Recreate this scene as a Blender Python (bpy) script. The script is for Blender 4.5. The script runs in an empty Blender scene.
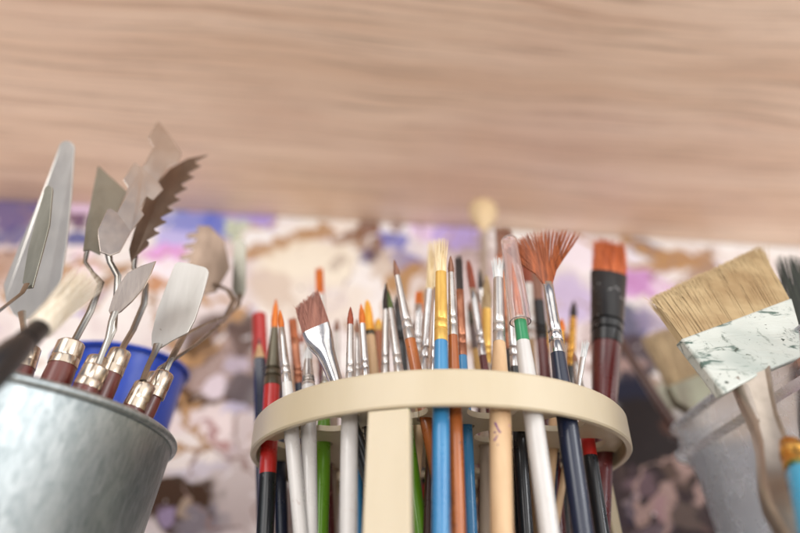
import bpy, math, random
from mathutils import Vector, Matrix, noise
random.seed(7)
R_ = math.radians
sc = bpy.context.scene
COL = sc.collection
# ------------------------------------------------------------------ camera
CZ = 0.06; PITCH = R_(31.5); F = 600.0
CAM = Vector((0, 0, CZ))
RT = Vector((1, 0, 0)); FW = Vector((0, math.cos(PITCH), math.sin(PITCH))); UP = Vector((0, -math.sin(PITCH), math.cos(PITCH)))
cam = bpy.data.cameras.new('camera'); co = bpy.data.objects.new('camera', cam); COL.objects.link(co)
co.location = CAM; co.rotation_euler = (math.pi/2 + PITCH, 0, 0)
cam.lens = 27; cam.sensor_width = 36; cam.clip_start = .005; cam.clip_end = 50
FOCUS = .214
cam.dof.use_dof = True; cam.dof.focus_distance = FOCUS; cam.dof.aperture_fstop = .027/.0068
sc.camera = co

def ray(px, py): return FW + RT*((px-400)/F) + UP*((266.5-py)/F)
def W(px, py, Y):                      # the point of the vertical plane y = Y seen at a photo pixel
    d = ray(px, py); return CAM + d*(Y/d.y)
def WZ(px, py, z):
    d = ray(px, py); return CAM + d*((z-CZ)/d.z)
def depth(p): return (p-CAM).dot(FW)
def proj(p):
    q = p-CAM; d = q.dot(FW); return 400+F*q.dot(RT)/d, 266.5-F*q.dot(UP)/d
def m_of(w, p): return w*depth(p)/F      # pixel width -> metres at p

# ------------------------------------------------------------------ materials
def srgb(r, g, b):
    f = lambda c: (c/255/12.92) if c/255 <= .04045 else ((c/255+.055)/1.055)**2.4
    return (f(r), f(g), f(b), 1)
def nd(nt, t, **k):
    n = nt.nodes.new(t)
    for a, v in k.items():
        if a.startswith('i_'): n.inputs[a[2:].replace('_', ' ')].default_value = v
        else: setattr(n, a, v)
    return n
def base_mat(name):
    m = bpy.data.materials.new(name); m.use_nodes = True
    nt = m.node_tree; return m, nt, nt.nodes['Principled BSDF']
def mixc(nt, fac, a, b, blend='MIX'):
    n = nt.nodes.new('ShaderNodeMix'); n.data_type = 'RGBA'; n.blend_type = blend
    for s, v in ((n.inputs[0], fac), (n.inputs[6], a), (n.inputs[7], b)):
        if isinstance(v, bpy.types.NodeSocket): nt.links.new(v, s)
        else: s.default_value = v
    return n.outputs[2]
def ramp(nt, src, p0, p1):
    n = nt.nodes.new('ShaderNodeMapRange'); n.interpolation_type = 'SMOOTHSTEP'
    n.inputs[1].default_value = p0; n.inputs[2].default_value = p1
    nt.links.new(src, n.inputs[0]); return n.outputs[0]
def coords(nt, scale=(1, 1, 1), rot=(0, 0, 0)):
    t = nt.nodes.new('ShaderNodeTexCoord'); m = nt.nodes.new('ShaderNodeMapping')
    m.inputs['Scale'].default_value = scale; m.inputs['Rotation'].default_value = rot
    nt.links.new(t.outputs['Object'], m.inputs[0]); return m.outputs[0]
def noi(nt, vec, scale, detail=3, rough=.5, dist=0):
    n = nt.nodes.new('ShaderNodeTexNoise'); n.inputs['Scale'].default_value = scale
    n.inputs['Detail'].default_value = detail; n.inputs['Roughness'].default_value = rough; n.inputs['Distortion'].default_value = dist
    nt.links.new(vec, n.inputs['Vector']); return n.outputs[0]
def bump(nt, h, b, strength=.2, dist=.0003):
    n = nt.nodes.new('ShaderNodeBump'); n.inputs['Strength'].default_value = strength; n.inputs['Distance'].default_value = dist
    nt.links.new(h, n.inputs['Height']); nt.links.new(n.outputs[0], b.inputs['Normal'])
def surf(name, col, rough=.4, metal=0, col2=None, scale=120, stretch=(1, 1, .25), spots=None, bmp=.15, coat=0, spot_amt=.66):
    m, nt, b = base_mat(name)
    v = coords(nt, stretch); n = noi(nt, v, scale, 4, .6)
    c2 = col2 or tuple(x*.72 for x in col[:3])+(1,)
    c = mixc(nt, ramp(nt, n, .3, .75), col, c2)
    if spots:
        s = noi(nt, coords(nt), 210, 2, .5, 1.5)
        c = mixc(nt, ramp(nt, s, spot_amt, spot_amt+.03), c, spots)
    nt.links.new(c, b.inputs['Base Color'])
    b.inputs['Metallic'].default_value = metal
    r = nt.nodes.new('ShaderNodeMapRange'); r.inputs[3].default_value = max(.03, rough-.08); r.inputs[4].default_value = rough+.12
    nt.links.new(noi(nt, coords(nt), scale*1.7, 3, .6), r.inputs[0]); nt.links.new(r.outputs[0], b.inputs['Roughness'])
    if coat: b.inputs['Coat Weight'].default_value = coat; b.inputs['Coat Roughness'].default_value = .12
    if bmp: bump(nt, noi(nt, v, scale*3, 3, .6), b, bmp)
    return m
M = {}
def paint(n, *rgb, **k):
    k.setdefault('rough', .28); k.setdefault('coat', .4); k.setdefault('bmp', .08)
    c = srgb(*[x*.88 for x in rgb]); k.setdefault('col2', tuple(x*.85 for x in c[:3])+(1,))
    M[n] = surf('lacquer_'+n, c, **k)
paint('white', 232, 228, 224, spots=srgb(190, 180, 175), spot_amt=.7)
paint('black', 26, 28, 33, spots=srgb(75, 78, 84), spot_amt=.72)
paint('navy', 26, 36, 62)
paint('blue', 50, 132, 190, col2=srgb(58, 132, 178), spots=srgb(150, 190, 210), spot_amt=.72)
paint('green', 118, 180, 38)
paint('green_band', 40, 150, 95)
paint('red', 205, 38, 34)
paint('maroon', 108, 34, 34, col2=srgb(80, 26, 28), spots=srgb(165, 110, 105), spot_amt=.7)
paint('orange_wood', 196, 112, 52, col2=srgb(140, 72, 32), spots=srgb(110, 56, 30), spot_amt=.68)
paint('yellow', 214, 160, 60)
paint('brown_dark', 82, 44, 30)
paint('olive_metal', 92, 88, 76, rough=.3)
M['olive_metal'] = surf('tarnished_ferrule', srgb(110, 104, 90), .32, .85, col2=srgb(60, 56, 48))
M['cream_wood'] = surf('pale_bare_wood', srgb(206, 174, 136), .5, col2=srgb(182, 146, 108), scale=160, stretch=(1, 1, .08), spots=srgb(160, 120, 150), spot_amt=.74)
M['grey_wood'] = surf('weathered_wood', srgb(176, 158, 140), .55, col2=srgb(140, 120, 104), scale=160, stretch=(1, 1, .08))
M['silver'] = surf('aluminium_ferrule', srgb(214, 212, 212), .14, 1, col2=srgb(190, 186, 184), scale=260, stretch=(1, 1, .5), bmp=.04)
M['white_metal'] = surf('matt_aluminium_ferrule', srgb(214, 210, 206), .28, .9, col2=srgb(186, 180, 176), scale=260, bmp=.08)
M['gold'] = surf('brass_ferrule', srgb(226, 176, 92), .25, 1, col2=srgb(190, 130, 60), scale=260)
M['yellow_metal'] = surf('yellowed_ferrule', srgb(232, 190, 104), .35, .6, col2=srgb(206, 160, 80), scale=260)
M['copper'] = surf('copper_ferrule', srgb(200, 140, 110), .3, .9, col2=srgb(150, 95, 75), scale=260)
M['black_metal'] = surf('black_ferrule', srgb(34, 34, 36), .3, .3, col2=srgb(18, 18, 20), spots=srgb(150, 150, 150), spot_amt=.7, coat=.3)
M['nickel'] = surf('nickel_collar', srgb(206, 192, 176), .2, 1, col2=srgb(180, 164, 148), scale=260, bmp=.03)
M['handle_brown'] = surf('red_brown_stained_wood', srgb(112, 52, 44), .35, col2=srgb(80, 34, 30), scale=160, stretch=(1, 1, .1), coat=.3)
M['steel_light'] = surf('pale_steel_blade', srgb(206, 203, 198), .34, .75, col2=srgb(184, 180, 174), scale=60, spots=srgb(165, 158, 150), spot_amt=.74)
M['steel_dark'] = surf('dull_steel_blade', srgb(158, 156, 144), .3, .75, col2=srgb(132, 130, 118), scale=90)
M['steel_warm'] = surf('warm_steel_blade', srgb(220, 208, 198), .2, .9, col2=srgb(196, 182, 172), scale=70)
M['steel_brown'] = surf('tarnished_steel_blade', srgb(138, 120, 106), .3, .85, col2=srgb(110, 94, 82), scale=90)
M['steel_neck'] = surf('bright_steel_shank', srgb(176, 172, 166), .22, 1, col2=srgb(140, 136, 130), scale=90, bmp=.03)
M['cream_plastic'] = surf('cream_moulded_plastic', srgb(199, 186, 161), .36, col2=srgb(190, 176, 148), scale=30, spots=srgb(196, 182, 150), spot_amt=.74, bmp=.05)
M['cream_plastic'].node_tree.nodes['Principled BSDF'].inputs['Subsurface Weight'].default_value = .25
M['cream_plastic'].node_tree.nodes['Principled BSDF'].inputs['Subsurface Radius'].default_value = (.004, .003, .002)
M['blue_plastic'] = surf('bright_blue_plastic', srgb(28, 74, 196), .3, col2=srgb(24, 62, 170), bmp=.03)
M['pewter'] = surf('grey_beige_cast_handle', srgb(190, 178, 166), .3, .75, col2=srgb(160, 148, 136), scale=70, stretch=(1, 1, 1), spots=srgb(120, 108, 98), spot_amt=.74, bmp=.05)
M['sky_blue'] = surf('turquoise_lacquer', srgb(40, 160, 200), .25, coat=.4)
M['wood_pale_spoon'] = surf('beech_wood', srgb(238, 212, 168), .5, scale=60, stretch=(1, 1, .1))
def hairmat(n, c, c2):
    M[n] = surf('bristle_'+n, srgb(*c), .45, 0, col2=srgb(*c2), scale=900, stretch=(1, 1, .06), bmp=0)
hairmat('h_cream', (238, 222, 186), (204, 176, 126))
hairmat('h_fluffy', (250, 244, 232), (226, 212, 188)); hairmat('h_tan', (196, 172, 132), (140, 112, 76)); hairmat('h_dirty', (206, 184, 144), (150, 122, 84))
M['h_dirty'] = surf('bristle_paint_stained', srgb(200, 178, 138), .5, col2=srgb(166, 138, 100), scale=45, stretch=(1, 1, 1), bmp=0)
hairmat('h_orange', (222, 124, 40), (176, 84, 24))
hairmat('h_rust', (182, 100, 54), (116, 56, 28))
hairmat('h_redbrown', (158, 76, 48), (110, 48, 32))
hairmat('h_brown', (150, 106, 84), (98, 62, 50))
hairmat('h_dark', (58, 44, 40), (30, 24, 22))
hairmat('h_white', (232, 230, 226), (190, 196, 200))
hairmat('h_yellow', (240, 186, 70), (210, 140, 40))
hairmat('h_green', (88, 104, 46), (40, 46, 28)); hairmat('h_blackgreen', (52, 58, 44), (26, 28, 24))
hairmat('h_mauve', (176, 126, 110), (124, 80, 70))
hairmat('h_copper', (198, 102, 48), (138, 58, 24))

# painted steel ferrule of the large brush
m, nt, b = base_mat('paint_crusted_ferrule'); M['crusted'] = m
v = coords(nt)
n1 = noi(nt, v, 55, 5, .65, 1.2); n2 = noi(nt, coords(nt, (1, 1, 2.6), (0, R_(-20), 0)), 75, 4, .6, .8); n3 = noi(nt, v, 30, 2)
c = mixc(nt, ramp(nt, n3, .4, .65), srgb(200, 205, 198), srgb(166, 176, 170))
c = mixc(nt, ramp(nt, n2, .56, .66), c, srgb(84, 106, 98))
n5 = noi(nt, coords(nt, (1, 1, .3), (0, R_(25), 0)), 260, 4, .75, .5); c = mixc(nt, ramp(nt, n5, .56, .68), c, srgb(128, 138, 130)); n6 = noi(nt, coords(nt), 190, 3, .6, 2); c = mixc(nt, ramp(nt, n6, .66, .69), c, srgb(70, 80, 72))
c = mixc(nt, ramp(nt, n1, .655, .69), c, srgb(168, 128, 82))
nt.links.new(c, b.inputs['Base Color']); b.inputs['Roughness'].default_value = .42; bump(nt, n2, b, .5, .001)

# galvanised tin
m, nt, b = base_mat('galvanised_steel'); M['galv'] = m
v = coords(nt, (1, 1, .35)); vo = nt.nodes.new('ShaderNodeTexVoronoi'); vo.inputs['Scale'].default_value = 420; nt.links.new(v, vo.inputs['Vector'])
n = noi(nt, v, 700, 4, .7)
c = mixc(nt, ramp(nt, n, .3, .75), srgb(186, 194, 196), srgb(160, 170, 173)); bw = nt.nodes.new('ShaderNodeRGBToBW'); nt.links.new(vo.outputs['Color'], bw.inputs[0]); c = mixc(nt, .35, c, bw.outputs[0], 'SOFT_LIGHT')
nt.links.new(c, b.inputs['Base Color']); b.inputs['Metallic'].default_value = .9
r = nt.nodes.new('ShaderNodeMapRange'); r.inputs[3].default_value = .3; r.inputs[4].default_value = .5
nt.links.new(n, r.inputs[0]); nt.links.new(r.outputs[0], b.inputs['Roughness']); bump(nt, n, b, .18, .0002)

def clear(name, col, rough, trans=1.0, ior=1.45, alpha=1):
    m, nt, b = base_mat(name)
    n = noi(nt, coords(nt), 90, 3)
    nt.links.new(mixc(nt, ramp(nt, n, .3, .8), col, tuple(x*.9 for x in col[:3])+(1,)), b.inputs['Base Color'])
    r = nt.nodes.new('ShaderNodeMapRange'); r.inputs[3].default_value = max(0, rough-.05); r.inputs[4].default_value = rough+.08
    nt.links.new(n, r.inputs[0]); nt.links.new(r.outputs[0], b.inputs['Roughness'])
    b.inputs['Transmission Weight'].default_value = trans; b.inputs['IOR'].default_value = ior; b.inputs['Alpha'].default_value = alpha
    return m
M['cap'] = clear('clear_pinkish_cap', (1, .9, .88, 1), .08, .9, 1.35)
M['tub'] = clear('cloudy_clear_plastic', (.70, .73, .77, 1), .26, .84, 1.18)

# wood underside
m, nt, b = base_mat('pale_wood_grain'); M['wood'] = m
tc = coords(nt, (1, 1, 1)); warp = nt.nodes.new('ShaderNodeTexNoise'); warp.inputs['Scale'].default_value = 3.2; warp.inputs['Detail'].default_value = 2; nt.links.new(tc, warp.inputs['Vector'])
vm = nd(nt, 'ShaderNodeVectorMath', operation='MULTIPLY_ADD'); nt.links.new(warp.outputs['Color'], vm.inputs[0]); vm.inputs[1].default_value = (.0, .05, 0); nt.links.new(tc, vm.inputs[2])
def stretch(sx, sy):
    mp = nt.nodes.new('ShaderNodeMapping'); mp.inputs['Scale'].default_value = (sx, sy, 1); nt.links.new(vm.outputs[0], mp.inputs[0]); return mp.outputs[0]
g1 = noi(nt, stretch(1.6, 22), 1, 4, .6, .3); g2 = noi(nt, stretch(3, 150), 1, 5, .75, .4); g3 = noi(nt, stretch(6, 330), 1, 4, .75); g4 = noi(nt, stretch(2.5, 5), 1, 2)
c = mixc(nt, ramp(nt, g1, .34, .68), srgb(250, 226, 204), srgb(232, 202, 176))
c = mixc(nt, ramp(nt, g2, .5, .78), c, srgb(204, 168, 142))
nn = nt.nodes.new('ShaderNodeMath'); nn.operation = 'MULTIPLY'; nn.inputs[1].default_value = .5; nt.links.new(ramp(nt, g3, .48, .66), nn.inputs[0])
c = mixc(nt, nn.outputs[0], c, srgb(126, 96, 70))
n4 = nt.nodes.new('ShaderNodeMath'); n4.operation = 'MULTIPLY'; n4.inputs[1].default_value = .35; nt.links.new(ramp(nt, g4, .5, .75), n4.inputs[0])
c = mixc(nt, n4.outputs[0], c, srgb(216, 178, 166))
nt.links.new(c, b.inputs['Base Color']); b.inputs['Roughness'].default_value = .32; bump(nt, g2, b, .15, .0005)
M['greenish'] = surf('painted_ferrule', srgb(150, 152, 130), .5, .2, col2=srgb(110, 100, 84), scale=60)
M['table'] = surf('table_laminate', srgb(226, 216, 206), .5, scale=8)
M['plaster'] = surf('wall_plaster', srgb(215, 205, 198), .8, scale=8)

# ------------------------------------------------------------------ meshes
class MB:
    def __init__(s): s.v = []; s.f = []
    def add(s, vs, fs):
        o = len(s.v); s.v += [Vector(p) for p in vs]; s.f += [tuple(i+o for i in f) for f in fs]
    def build(s, name, mat, parent, smooth=True, ang=35, bevel=0):
        base = parent.location if parent else Vector((0, 0, 0))
        p = parent
        while p is not None and p.parent is not None: p = p.parent; base = base + p.location
        me = bpy.data.meshes.new(name); me.from_pydata([tuple(q-base) for q in s.v], [], s.f); me.validate(); me.update()
        me.materials.append(mat)
        o = bpy.data.objects.new(name, me); COL.objects.link(o); o.parent = parent
        if smooth:
            me.polygons.foreach_set('use_smooth', [True]*len(me.polygons)); me.set_sharp_from_angle(angle=R_(ang))
        if bevel:
            bv = o.modifiers.new('bevel', 'BEVEL'); bv.width = bevel; bv.segments = 2; bv.limit_method = 'ANGLE'
        return o
def frame(a, ref=None):
    a = a.normalized(); r = ref or RT
    u = (r - a*r.dot(a)).normalized(); v = a.cross(u); return a, u, v
def lathe(mb, A, a, prof, seg=20, ref=None, cap=True):
    a, u, v = frame(a, ref); vs = []; fs = []; n = len(prof)
    for (s, ru, rv) in prof:
        for k in range(seg):
            t = 2*math.pi*k/seg; vs.append(A + a*s + u*(ru*math.cos(t)) + v*(rv*math.sin(t)))
    for i in range(n-1):
        for k in range(seg):
            k2 = (k+1) % seg; fs.append((i*seg+k, i*seg+k2, (i+1)*seg+k2, (i+1)*seg+k))
    if cap: fs.append(tuple(range(seg-1, -1, -1))); fs.append(tuple((n-1)*seg+k for k in range(seg)))
    mb.add(vs, fs)
def tube(mb, pts, rads, seg=3, ref=None, flat=1):
    n = len(pts); vs = []; fs = []
    for i, p in enumerate(pts):
        d = (pts[min(n-1, i+1)] - pts[max(0, i-1)])
        a, u, v = frame(d, ref)
        for k in range(seg):
            t = 2*math.pi*(k+.5)/seg; vs.append(p + u*(rads[i]*math.cos(t)) + v*(rads[i]*flat*math.sin(t)))
    for i in range(n-1):
        for k in range(seg):
            k2 = (k+1) % seg; fs.append((i*seg+k, i*seg+k2, (i+1)*seg+k2, (i+1)*seg+k))
    if seg > 3: fs.append(tuple(range(seg-1, -1, -1))); fs.append(tuple((n-1)*seg+k for k in range(seg)))
    mb.add(vs, fs)
def prism(mb, pts, off):               # closed outline pts (3D) thickened by the vector off
    n = len(pts); vs = [p-off*.5 for p in pts] + [p+off*.5 for p in pts]
    mb.add(vs, [tuple(range(n)), tuple(range(2*n-1, n-1, -1))] + [(i, i+n, (i+1) % n+n, (i+1) % n) for i in range(n)])
def thing(name, label, cat, loc, group=None):
    o = bpy.data.objects.new(name, None); o.empty_display_size = .01; COL.objects.link(o); o.location = loc
    o['label'] = label; o['category'] = cat
    if group: o['group'] = group
    return o
def tagm(o, label=None, cat=None, group=None, kind=None):
    for k, v in (('label', label), ('category', cat), ('group', group), ('kind', kind)):
        if v: o[k] = v
    return o

# ------------------------------------------------------------------ holder ring numbers
RC = Vector((.0158, .2517, CZ+.065)); RR = .0755; PZ = CZ+.0635   # ring centre, radius, underside of the hole plate
placed = []                            # (fn z -> centre xy, radius)
EPS = .0006
def at_z(A, B, z): return A + (B-A)*((z-A.z)/(B.z-A.z))
def fit(T, L, Y, YT, wr):
    best = None
    for k in range(0, 150):
        for sg in ((1, -1) if k else (1,)):
            y = Y + sg*k*.001
            if y < .178 or y > .325: continue
            A = W(T[0], T[1], y+YT); B = W(L[0], L[1], y)
            p = at_z(A, B, PZ); r = m_of(wr, p)/2
            if (Vector((p.x, p.y))-Vector((RC.x, RC.y))).length > RR-.0034-r: continue
            # clear of the front leg
            if abs(p.x+.003) < .0085+r and p.y < .192+r and False: continue
            ok = True
            for (A2, B2, r2) in placed:
                for z in (PZ, PZ-.035, PZ+.02, PZ+.04):
                    a = at_z(A, B, z); b2 = at_z(A2, B2, z)
                    if z > max(A.z, 0) or z > A2.z: continue
                    if ((a-b2).length) < (r+r2)*(.96 if z > PZ-.01 else .8): ok = False; break
                if not ok: break
            if ok: best = (A, B, r, y); break
        if best: break
    if not best:
        A = W(T[0], T[1], Y+YT); B = W(L[0], L[1], Y); best = (A, B, m_of(wr, at_z(A, B, PZ))/2, Y); print('NOFIT', T, L, Y)
    elif abs(best[3]-Y) > .012: print('moved', T, round(Y, 3), '->', round(best[3], 3))
    placed.append(best[:3]); return best
def on_line(A, B, py):                 # parameter of the point of the line seen at photo row py
    lo, hi = -1.5, 3.0
    g = lambda s: proj(A+(B-A)*s)[1]-py
    for _ in range(60):
        mid = (lo+hi)/2
        if g(mid) > 0: hi = mid
        else: lo = mid
    return (lo+hi)/2
def tuft(mb, J, a, u, v, length, ru, rv, kind, n, hr, lean=(0, 0)):
    """bristles from the junction J along a (towards the tip)"""
    # inner body
    if kind in ('round', 'point'):
        prof = [(-.001, ru*.92, rv*.92), (length*.3, ru*1.05, rv*1.05), (length*.65, ru*.7, rv*.7), (length*.88, ru*.3, rv*.3), (length*.97, ru*.05, rv*.05)]
    elif kind == 'filbert':
        prof = [(-.001, ru*.92, rv*.9), (length*.4, ru*1.08, rv*.8), (length*.7, ru*.9, rv*.5), (length*.9, ru*.5, rv*.25), (length*.97, ru*.12, rv*.1)]
    elif kind == 'flat':
        prof = [(-.001, ru*.92, rv*.9), (length*.6, ru*.92, rv*.7), (length*.84, ru*.88, rv*.3)]
    else:
        prof = [(-.001, ru*.9, rv*.9), (length*.35, ru*.9, rv*.8), (length*.6, ru*.5, rv*.4)]
    lathe(mb, J, a, prof, 14, ref=u)
    for i in range(n):
        t = random.uniform(0, 2*math.pi); q = math.sqrt(random.random())
        x, y = q*math.cos(t), q*math.sin(t)
        L = length*(1-abs(random.gauss(0, .04)))
        if kind == 'round': g = lambda s: (1+.18*math.sin(math.pi*min(1, s*1.6)) if s < .6 else 1.0*(1-(s-.6)/.4*.82))
        elif kind == 'point': g = lambda s: 1.08 if s < .35 else 1.08*(1-(s-.35)/.65*.95)
        elif kind == 'filbert': L = L*(1-.28*x*x); g = lambda s: 1.08 if s < .6 else 1.08*(1-.25*(s-.6)/.4)
        elif kind == 'flat': g = lambda s: 1+.06*s
        elif kind == 'splay': g = lambda s: 1+.55*s*s
        else: g = lambda s: 1
        jx, jy = random.gauss(0, .05), random.gauss(0, .05)
        pts = []
        for s in (0, .35, .7, 1.0):
            k = g(s); pts.append(J + a*(L*s-.0006) + u*(ru*(x*k+jx*s)+lean[0]*s*s*length) + v*(rv*(y*k+jy*s)+lean[1]*s*s*length))
        tube(mb, pts, [hr, hr, hr*.8, hr*.25])
def brush(label, T, L, Y, yb, yf, wb, wf, wh, kind, hair, ferr, hand, bands=(), flat=1, YT=.004, n=70, hr=.00011, name='paintbrush', cat='paintbrush', grp='brushes standing in the cream holder', lean=(0, 0), belly=1.08, hn='bristles', fr=True):
    A, B, r, y = fit(T, L, Y, YT, wh)
    a = (B-A).normalized(); lenAB = (B-A).length
    S = lambda py: on_line(A, B, py)*lenAB
    sb, sf = S(yb), S(yf)
    P = lambda s: A+a*s
    send = (A.z-.006)/(-a.z)
    rb, rf = m_of(wb, P(sb))/2, m_of(wf, P(sf))/2
    root = thing(name, label, cat, P(send), grp)
    A0, u, v = frame(a)
    # bristles
    mb = MB(); tuft(mb, P(sb), -a, u, v, sb, rb*.95, rb*flat*.9, kind, n, hr, lean); mb.build(hn, M[hair], root)
    # ferrule
    if fr:
        mb = MB(); Lf = sf-sb; c = lambda q: sb+Lf*q
        fl = lambda q: flat + (1-flat)*min(1, q/.75)
        rr = lambda q: rb+(rf-rb)*q
        pr = [(c(0), rr(0)*.93, rr(0)*fl(0)*.93), (c(0)+.0001, rr(0), rr(0)*fl(0))]
        pr += [(c(q), rr(q), rr(q)*fl(q)) for q in (.2, .4, .6)]
        for q in (.72, .84):
            pr += [(c(q)-.0006, rr(q), rr(q)*fl(q)), (c(q)-.0003, rr(q)*.93, rr(q)*fl(q)*.93), (c(q), rr(q)*1.03, rr(q)*fl(q)*1.03), (c(q)+.0003, rr(q)*.93, rr(q)*fl(q)*.93), (c(q)+.0006, rr(q), rr(q)*fl(q))]
        pr += [(c(1), rr(1), rr(1)), (c(1)+.0001, rr(1)*.93, rr(1)*.93)]
        lathe(mb, A, a, pr, 24); mb.build('ferrule', M[ferr], root)
    # handle
    sp = (A.z-PZ)/(-a.z)                # where it meets the plate
    rp = r*belly
    def rad(s):
        if s < sp: 
            t = (s-sf)/max(.001, sp-sf); t = min(1, max(0, t)); return rf*.95+(rp-rf*.95)*(t*t*(3-2*t))
        t = (s-sp)/max(.001, send-sp); return rp*(1-.22*t)
    def hpart(s0, s1, nm, mat, grow=1.0, caps=False):
        mb = MB(); k = 14; prof = []
        for i in range(k+1):
            s = s0+(s1-s0)*i/k; q = rad(s)*grow; prof.append((s, q, q))
        if caps:
            q = rad(s1); prof += [(s1+q*.4, q*.85, q*.85), (s1+q*.7, q*.45, q*.45)]
        lathe(mb, A, a, prof, 24); mb.build(nm, M[mat], root)
    edges = [(S(y0), S(y1), mt) for (y0, y1, mt) in bands]
    cur = sf-.001
    for (s0, s1, mt) in edges:
        if s0 > cur: hpart(cur, s0, 'handle', hand)
        hpart(max(cur, s0), s1, 'handle_band', mt); cur = s1
    hpart(cur, send, 'handle', hand, caps=True)
    return root, A, a, S, u, v, P

# ------------------------------------------------------------------ the brushes
B = brush
# front row
b1 = B('round brush with cream handle marked by a small purple scribble', (498, 258), (501, 470), .184, 279, 343, 10, 13, 20, 'splay', 'h_white', 'white_metal', 'cream_wood', n=60, hr=.00016, YT=.012)
B('brush with thick sky blue handle and yellow ferrule, cream bristles splayed', (441, 238), (441, 470), .184, 272, 342, 11, 14, 17, 'splay', 'h_cream', 'yellow_metal', 'blue', n=60, flat=.6, hr=.00014, YT=.01, belly=1.02)
B('slim brush with orange wooden handle just right of the thick blue handle', (450.5, 255), (457, 470), .186, 273, 336, 6, 10, 13, 'round', 'h_brown', 'white_metal', 'orange_wood', n=50, YT=.008)
cp = B('brush with white handle and green band under a clear plastic cap', (512, 262), (538, 450), .186, 316, 321, 8, 13, 18, 'point', 'h_orange', 'cream_wood', 'white', bands=((321, 342, 'green_band'),), n=60, YT=.008)
fan = B('fan brush with wide spread rusty bristles and shiny dark handle', (545, 262), (574, 470), .19, 282, 354, 10, 15, 19, 'flat', 'h_rust', 'silver', 'navy', n=20, flat=.5, YT=.006)
B('white handled round brush standing just left of the thick cream leg', (350.5, 306), (349, 470), .196, 325, 383, 6.5, 9, 16, 'point', 'h_redbrown', 'white_metal', 'white', n=50, YT=.008)
B('white brush with fine orange tip between the black and red brush and its white twin', (280, 309), (295, 470), .21, 328, 383, 5.5, 10.5, 13.5, 'round', 'h_orange', 'white_metal', 'white', n=50, YT=.006)
B('white brush with plain white ferrule, second white handle from the left', (308, 345), (309, 470), .212, 360, 386, 8, 14, 15, 'round', 'h_white', 'white_metal', 'white', n=40, YT=.006)
B('black brush with red band and long tarnished ferrule at the holder left rim', (276, 298), (268, 470), .235, 328, 386, 7, 17, 17, 'round', 'h_orange', 'olive_metal', 'black', bands=((386, 474, 'red'),), n=60, YT=.004, belly=1.0)
B('large maroon brush with black ferrule and wide orange flat bristles', (610, 240), (602, 470), .262, 274, 345, 36, 30, 19, 'flat', 'h_copper', 'black_metal', 'maroon', n=260, flat=.35, hr=.00018, YT=.006, belly=1.05)
B('black brush with bright red band near the holder right rim', (574, 352), (594, 480), .232, 362, 392, 5, 10, 13, 'point', 'h_brown', 'white_metal', 'black', bands=((392, 456, 'red'),), n=30, YT=.004)
B('thin brush with ragged white bristles beside the maroon handle', (586, 340), (573, 420), .205, 358, 388, 6, 5, 6, 'splay', 'h_white', 'white_metal', 'cream_wood', n=50, YT=.004)
# second row
B('brush with orange wooden handle leaning left, fine brown tip and bright ferrule', (394, 259), (428, 430), .205, 276, 340, 6, 12, 12, 'point', 'h_brown', 'white_metal', 'orange_wood', n=50, YT=.006)
B('slim brush with thin blue handle right of the orange wooden one', (458, 254), (468, 470), .212, 290, 356, 8, 9, 12, 'flat', 'h_dark', 'copper', 'blue', n=60, flat=.6, YT=.008)
B('green handled brush with fine dark tip left of the middle', (388, 290), (412, 470), .215, 309, 376, 6, 10, 13, 'point', 'h_green', 'white_metal', 'green', n=40, YT=.01)
B('brush with green lower handle beside the second white handle', (326, 348), (322, 490), .235, 360, 385, 5, 9, 14, 'point', 'h_brown', 'white_metal', 'green', n=30, YT=.004)
B('filbert brush with red brown almond tip and slim silver ferrule', (468, 259), (494, 430), .225, 288, 356, 7, 8, 11, 'filbert', 'h_redbrown', 'silver', 'maroon', n=90, flat=.5, YT=.006)
B('round beige bristle brush with grey wooden handle right of the almond tip', (487, 274), (486, 420), .24, 310, 364, 10, 10, 11, 'round', 'h_tan', 'yellow_metal', 'grey_wood', n=90, YT=.006)
B('tall flat brush with brown and dark tip behind the capped brush', (503, 226), (515, 420), .262, 255, 350, 18, 12, 13, 'flat', 'h_brown', 'copper', 'black', n=120, flat=.35, YT=.006)
B('long cream bristled brush with narrow silver ferrule left of the thick blue one', (433, 240), (421, 400), .222, 290, 372, 8, 9, 10, 'splay', 'h_cream', 'silver', 'cream_wood', n=60, YT=.006)
B('brush with bare silver ferrule tucked in front of the long cream bristled one', (437, 262), (432, 410), .214, 288, 374, 5, 8, 9, 'round', 'h_cream', 'silver', 'brown_dark', n=40, YT=.004)
B('slim brush with black tip and white ferrule left of the green tipped one', (386, 282), (385, 420), .222, 310, 376, 6, 9, 10, 'round', 'h_dark', 'white_metal', 'navy', n=60, YT=.004)
B('small brush with white ferrule and tiny yellow tip beside a shiny ferrule', (357, 318), (358, 440), .222, 333, 378, 4, 8, 9, 'point', 'h_brown', 'white_metal', 'blue', n=30, YT=.004)
B('brush with short bright orange tip and thin silver ferrule', (361, 303), (369, 430), .215, 324, 378, 6, 8.5, 9, 'round', 'h_orange', 'silver', 'black', n=60, YT=.004)
B('brush with mustard yellow rounded tip and pale wooden neck', (367, 299), (379, 430), .235, 330, 336, 9, 10, 11, 'filbert', 'h_yellow', 'olive_metal', 'cream_wood', n=80, flat=.5, YT=.004)
B('orange handled brush half hidden behind the mustard tip', (378, 318), (384, 430), .25, 326, 332, 8, 9, 10, 'round', 'h_yellow', 'yellow_metal', 'orange_wood', n=40, YT=.004)
B('tall narrow flat brush with vivid orange tip behind the angled brush', (319, 266), (325, 430), .27, 294, 360, 9, 10, 11, 'flat', 'h_orange', 'white_metal', 'maroon', n=70, flat=.5, YT=.004)
B('brush with rusty flat tip just left of the angled brush', (292, 316), (306, 450), .252, 338, 384, 9, 10, 11, 'flat', 'h_rust', 'copper', 'navy', n=60, flat=.5, YT=.004)
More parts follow.
